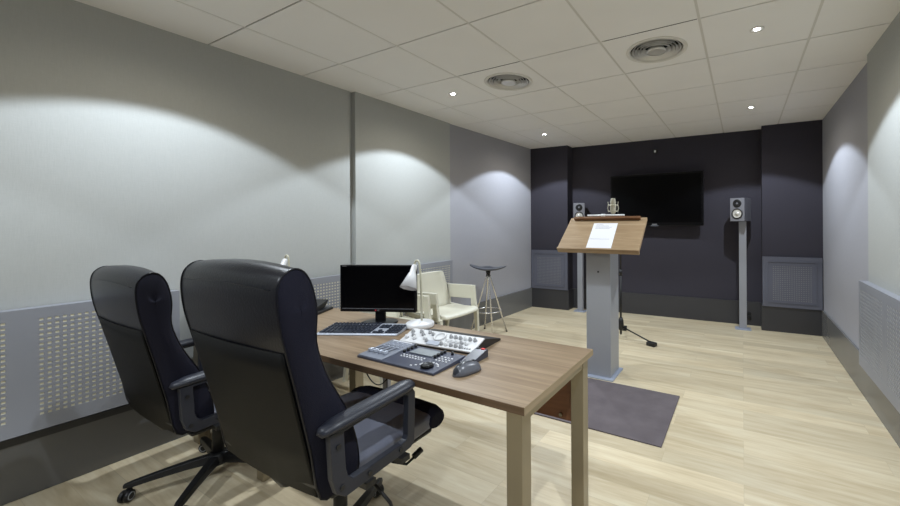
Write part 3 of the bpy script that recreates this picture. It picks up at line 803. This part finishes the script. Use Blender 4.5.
# ---------------------------------------------------------------- lectern
lc = thing('lectern', 'lectern with sloping wooden top on a square grey metal column', 'lectern', (-1.095, 3.235, 0))
b = MB().m('column_grey'); b.bb(-.114, .104, -.12, .12, .012, 1.17); b.build('column', lc, bevel=.004)
b = MB().m('plate_blue'); b.bb(-.135, .135, -.165, .15, 0.0, .012); b.build('foot_plate', lc, bevel=.002)
b = MB().m('black_plastic'); b.bb(-.010, .004, -.124, -.119, .90, .914); b.build('key_switch', lc)
SL = math.atan2(.262, .30)
def lb(x, s_, h=0):  # s_ metres up the slope from front edge
    return Vector((x, -.185+s_*math.cos(SL)-h*math.sin(SL), 1.112+s_*math.sin(SL)+h*math.cos(SL)))
b = MB().m('lectern_wood')
b.loft([[lb(-.360, 0, -.028), lb(.363, 0, -.028), lb(.363, .398, -.028), lb(-.352, .398, -.028)], [lb(-.360, 0), lb(.363, 0), lb(.363, .398), lb(-.352, .398)]], smooth=False)
b.build('reading_board', lc, bevel=.002)
b = MB().m('lectern_wood'); b.loft([[lb(-.360, -.018, -.042), lb(.363, -.018, -.042), lb(.363, 0, -.042), lb(-.36, 0, -.042)], [lb(-.360, -.018, .008), lb(.363, -.018, .008), lb(.363, 0, .008), lb(-.36, 0, .008)]], smooth=False); b.build('front_lip', lc, bevel=.002)
b = MB().m('ledge_wood'); b.loft([[lb(-.305, .362, .001), lb(.315, .362, .001), lb(.315, .380, .001), lb(-.305, .380, .001)], [lb(-.305, .355, .034), lb(.315, .355, .034), lb(.315, .380, .034), lb(-.305, .380, .034)]], smooth=False); b.build('rear_ledge', lc, bevel=.002)
b = MB().m('column_grey'); b.bb(-.09, .09, -.1, .1, 1.171, 1.19); b.build('head_plate', lc)
# white light bar on a stalk behind the board
b = MB().m('white_plastic'); b.tube([(-.225, .215, 1.400), (.135, .215, 1.400)], .0075, 12); b.tube([(-.09, .215, 1.400), (-.05, .215, 1.400)], .0125, 12); lbq = b.build('light_bar', lc)
b = MB().m('black_plastic'); b.tube([(-.07, .215, 1.395), (-.08, .205, 1.36), (-.08, .185, 1.32), (-.08, .121, 1.15)], .005, 8); b.build('bar_stalk', lc)
# paper
pa = thing('paper_sheet', 'white printed sheet of paper lying on the sloping lectern top', 'paper', (-1.095, 3.235, 0))
b = MB().m('paper')
def pq(u_, v_, h=.0012):   # u 0..1 across, v 0..1 up
    s_ = .002+.320*v_; return lb(-.100+.222*u_+(-.010)*v_+.008, s_, h)
b.loft([[pq(0, 0, .0006), pq(1, 0, .0006), pq(1, 1, .0006), pq(0, 1, .0006)], [pq(0, 0), pq(1, 0), pq(1, 1), pq(0, 1)]], smooth=False); b.build('sheet', pa)
b = MB().m('ink')
for k, (a0, a1) in enumerate([(.12, .42), (.12, .66), (.12, .80), (.12, .72)]):
    v_ = .93-.05*k; b.loft([[pq(a0, v_-.005, .0014), pq(a1, v_-.005, .0014), pq(a1, v_+.005, .0014), pq(a0, v_+.005, .0014)], [pq(a0, v_-.005, .0016), pq(a1, v_-.005, .0016), pq(a1, v_+.005, .0016), pq(a0, v_+.005, .0016)]], smooth=False)
b.build('printed_lines', pa)

# ---------------------------------------------------------------- microphone on its stand
ms_ = thing('microphone_stand', 'black microphone stand behind the lectern with a leg reaching right', 'microphone stand', (-1.245, 4.30, 0))
b = MB().m('nylon_black'); b.tube([(0, 0, .04), (0, 0, .75)], .012, 12); b.build('lower_tube', ms_)
b = MB().m('nylon_black'); b.tube([(0, 0, .75), (0, 0, 1.36)], .008, 12); b.build('upper_tube', ms_)
b = MB().m('nylon_black'); b.tube([(0, 0, .72), (0, 0, .79)], .018, 14); b.build('clutch', ms_)
b = MB().m('nylon_black'); b.lathe([(0, .09), (.02, .09), (.035, .12), (.030, .20), (.018, .235), (0, .235)], n=20); b.build('leg_hub', ms_)
for a, ln in ((-.35, .40), (-.35+2.09, .34), (-.35-2.09, .34)):
    ca, sa = math.cos(a), math.sin(a)
    b = MB().m('nylon_black'); b.tube([(.02*ca, .02*sa, .13), (ln*ca, ln*sa, .035)], .008, 8); lg = b.build('leg', ms_)
    b = MB().m('nylon_black'); b.box((ln*ca, ln*sa, .021), (.10, .065, .042), RZ(a), .008); b.build('foot', lg)
mc = thing('studio_microphone', 'champagne coloured studio microphone in a round shock mount above the lectern', 'microphone', (-1.315, 4.25, 1.345))
b = MB().m('mic_body'); b.lathe([(0, .085), (.022, .087), (.027, .10), (.027, .165), (.024, .17), (.029, .172), (.029, .245), (.024, .262), (0, .266)], n=28); b.build('microphone_body', mc)
for zz in (.115, .185):
    b = MB().m('mic_body'); b.tube([(.052*math.cos(2*PI*k/28), .052*math.sin(2*PI*k/28), zz) for k in range(28)], .0055, 8, closed=True); b.build('mount_ring', mc)
for k in range(6):
    a = 2*PI*k/6+.3
    b = MB().m('mic_body'); b.tube([(.052*math.cos(a), .052*math.sin(a), .105), (.060*math.cos(a), .060*math.sin(a), .15), (.052*math.cos(a), .052*math.sin(a), .195)], .005, 7)
    b.tube([(.052*math.cos(a), .052*math.sin(a), .185), (.058*math.cos(a), .058*math.sin(a), .225)], .004, 6); b.build('mount_arm', mc)
b = MB().m('nylon_black'); b.tube([(.05, .0, .11), (.062, .03, .06), (.060, .05, .005)], .007, 8); b.build('swivel_joint', mc)

# ---------------------------------------------------------------- TV
tv = thing('television', 'large black flat screen television on the dark back wall', 'television', (-1.079, 5.43, 1.645), math.radians(1.0))
b = MB().m('gloss_black'); b.bb(-.628, .628, -.032, .02, -.362, .362, .006); b.build('tv_frame', tv)
b = MB().m('tv_screen'); b.bb(-.600, .600, -.0335, -.0315, -.318, .335); b.build('screen', tv)
b = MB().m('black_plastic'); b.bb(-.30, .30, .02, .055, -.2, .2, .01); b.bb(-.12, .12, .055, .0905, -.12, .12); b.build('wall_bracket', tv)
b = MB().m('logo_grey'); b.bb(-.035, .035, -.0332, -.032, -.347, -.338); b.build('logo_strip', tv)
b = MB().m('silver_plastic'); b.bb(-.05, .05, -.033, -.018, -.366, -.361, .001); b.build('light_bezel', tv)

# ---------------------------------------------------------------- loudspeakers on posts
def post(label, x, y):
    t = thing('speaker_post', label, 'speaker stand', (x, y, 0), math.radians(2), 'grey speaker posts')
    b = MB().m('plate_blue'); b.bb(-.088, .088, -.075, .06, 0, .010); b.build('foot_plate', t, bevel=.001)
    b = MB().m('stand_grey'); b.bb(-.041, .041, -.028, .028, .010, 1.336); b.build('post_tube', t, bevel=.003)
    return t
def speaker(label, x, y, rz):
    t = thing('loudspeaker', label, 'loudspeaker', (x, y, 1.3365), rz, 'grey loudspeakers on posts')
    b = MB().m('speaker_box'); b.bb(-.083, .083, -.105, .105, 0, .285); b.build('cabinet', t, bevel=.004)
    b = MB().m('speaker_front'); b.bb(-.082, .082, -.110, -.105, .001, .284); b.build('baffle', t, bevel=.002)
    b = MB().m('black_plastic'); b.lathe([(.064, 0), (.064, .006), (.056, .008), (.050, .002), (.048, -.0)], (0, -.110, .093), RX(PI/2), 36, cap=False); w_ = b.build('woofer', t)
    b = MB().m('cone_silver'); b.lathe([(.050, .0035), (.040, .0015), (.020, .0012), (.018, .006), (0, .010)], (0, -.110, .093), RX(PI/2), 36, cap=False); b.build('cone', w_)
    b = MB().m('black_plastic'); b.lathe([(0, .006), (.010, .005), (.016, .002), (.030, .003), (.048, .005), (.050, 0)], (0, -.110, .218), RX(PI/2), 36, cap=False); tw = b.build('tweeter', t)
    b = MB().m('speaker_front'); b.lathe([(0, .011), (.009, .009), (.013, .004)], (0, -.110, .218), RX(PI/2), 24, cap=False); b.build('dome', tw)
    return t
post('grey square speaker post at the right of the television, small plate on the floor', .0, 5.345)
post('grey square speaker post at the left, partly behind the lectern', -2.155, 5.32)
speaker('grey loudspeaker on its post right of the television', -.02, 5.335, math.radians(-20))
speaker('grey loudspeaker on its post, half seen left of the lectern top', -2.165, 5.31, math.radians(20))

# ---------------------------------------------------------------- small wall items
t = thing('wall_sensor', 'tiny white and black sensor high on the dark back wall above the television', 'sensor', (-1.09, 5.535, 2.335))
b = MB().m('black_plastic'); b.bb(-.028, .028, -.02, -.001, -.032, .032, .006); b.build('sensor_housing', t)
b = MB().m('white_mark'); b.bb(-.013, .013, -.028, -.020, -.016, .016, .003); b.build('sensor_eye', t)
t = thing('wall_socket', 'small black socket on the skirting behind the right speaker post', 'socket', (.07, 5.567, .12))
b = MB().m('nylon_black'); b.bb(-.022, .022, -.012, -.0005, -.05, .05, .003); b.build('socket_plate', t)
b = MB().m('nylon_black'); b.bb(-.015, .015, -.04, -.012, -.03, .01, .004); b.build('plug', t)

# ---------------------------------------------------------------- camera
F, YAW, CY, ROLL, CX, CH = 379.31, .4897, 222.77, .0056, 540.33, 1.332
Rv = Vector((math.cos(YAW), math.sin(YAW), 0)); Dv = Vector((-math.sin(YAW), math.cos(YAW), 0)); Uv = Vector((0, 0, 1))
r = math.cos(ROLL)*Rv - math.sin(ROLL)*Uv; u = math.sin(ROLL)*Rv + math.cos(ROLL)*Uv
cam = bpy.data.cameras.new('camera'); co = bpy.data.objects.new('camera', cam); COL.objects.link(co)
M = Matrix(((r.x, u.x, -Dv.x, 0), (r.y, u.y, -Dv.y, 0), (r.z, u.z, -Dv.z, CH), (0, 0, 0, 1)))
co.matrix_world = M
cam.sensor_width = 36; cam.lens = F*36/900; cam.shift_x = (450-CX)/900; cam.shift_y = (CY-253)/900
cam.clip_start = .05
sc = bpy.context.scene; sc.camera = co
wd = bpy.data.worlds.new('world'); sc.world = wd; wd.use_nodes = True
wd.node_tree.nodes['Background'].inputs['Color'].default_value = (.05, .05, .05, 1)
sc.view_settings.view_transform = 'Standard'; sc.view_settings.look = 'None'; sc.view_settings.gamma = 1
sc.view_settings.use_curve_mapping = False; sc.view_settings.exposure = 0.17
sc.cycles.max_bounces = 10; sc.cycles.diffuse_bounces = 8
sc.cycles.sample_clamp_indirect = 6
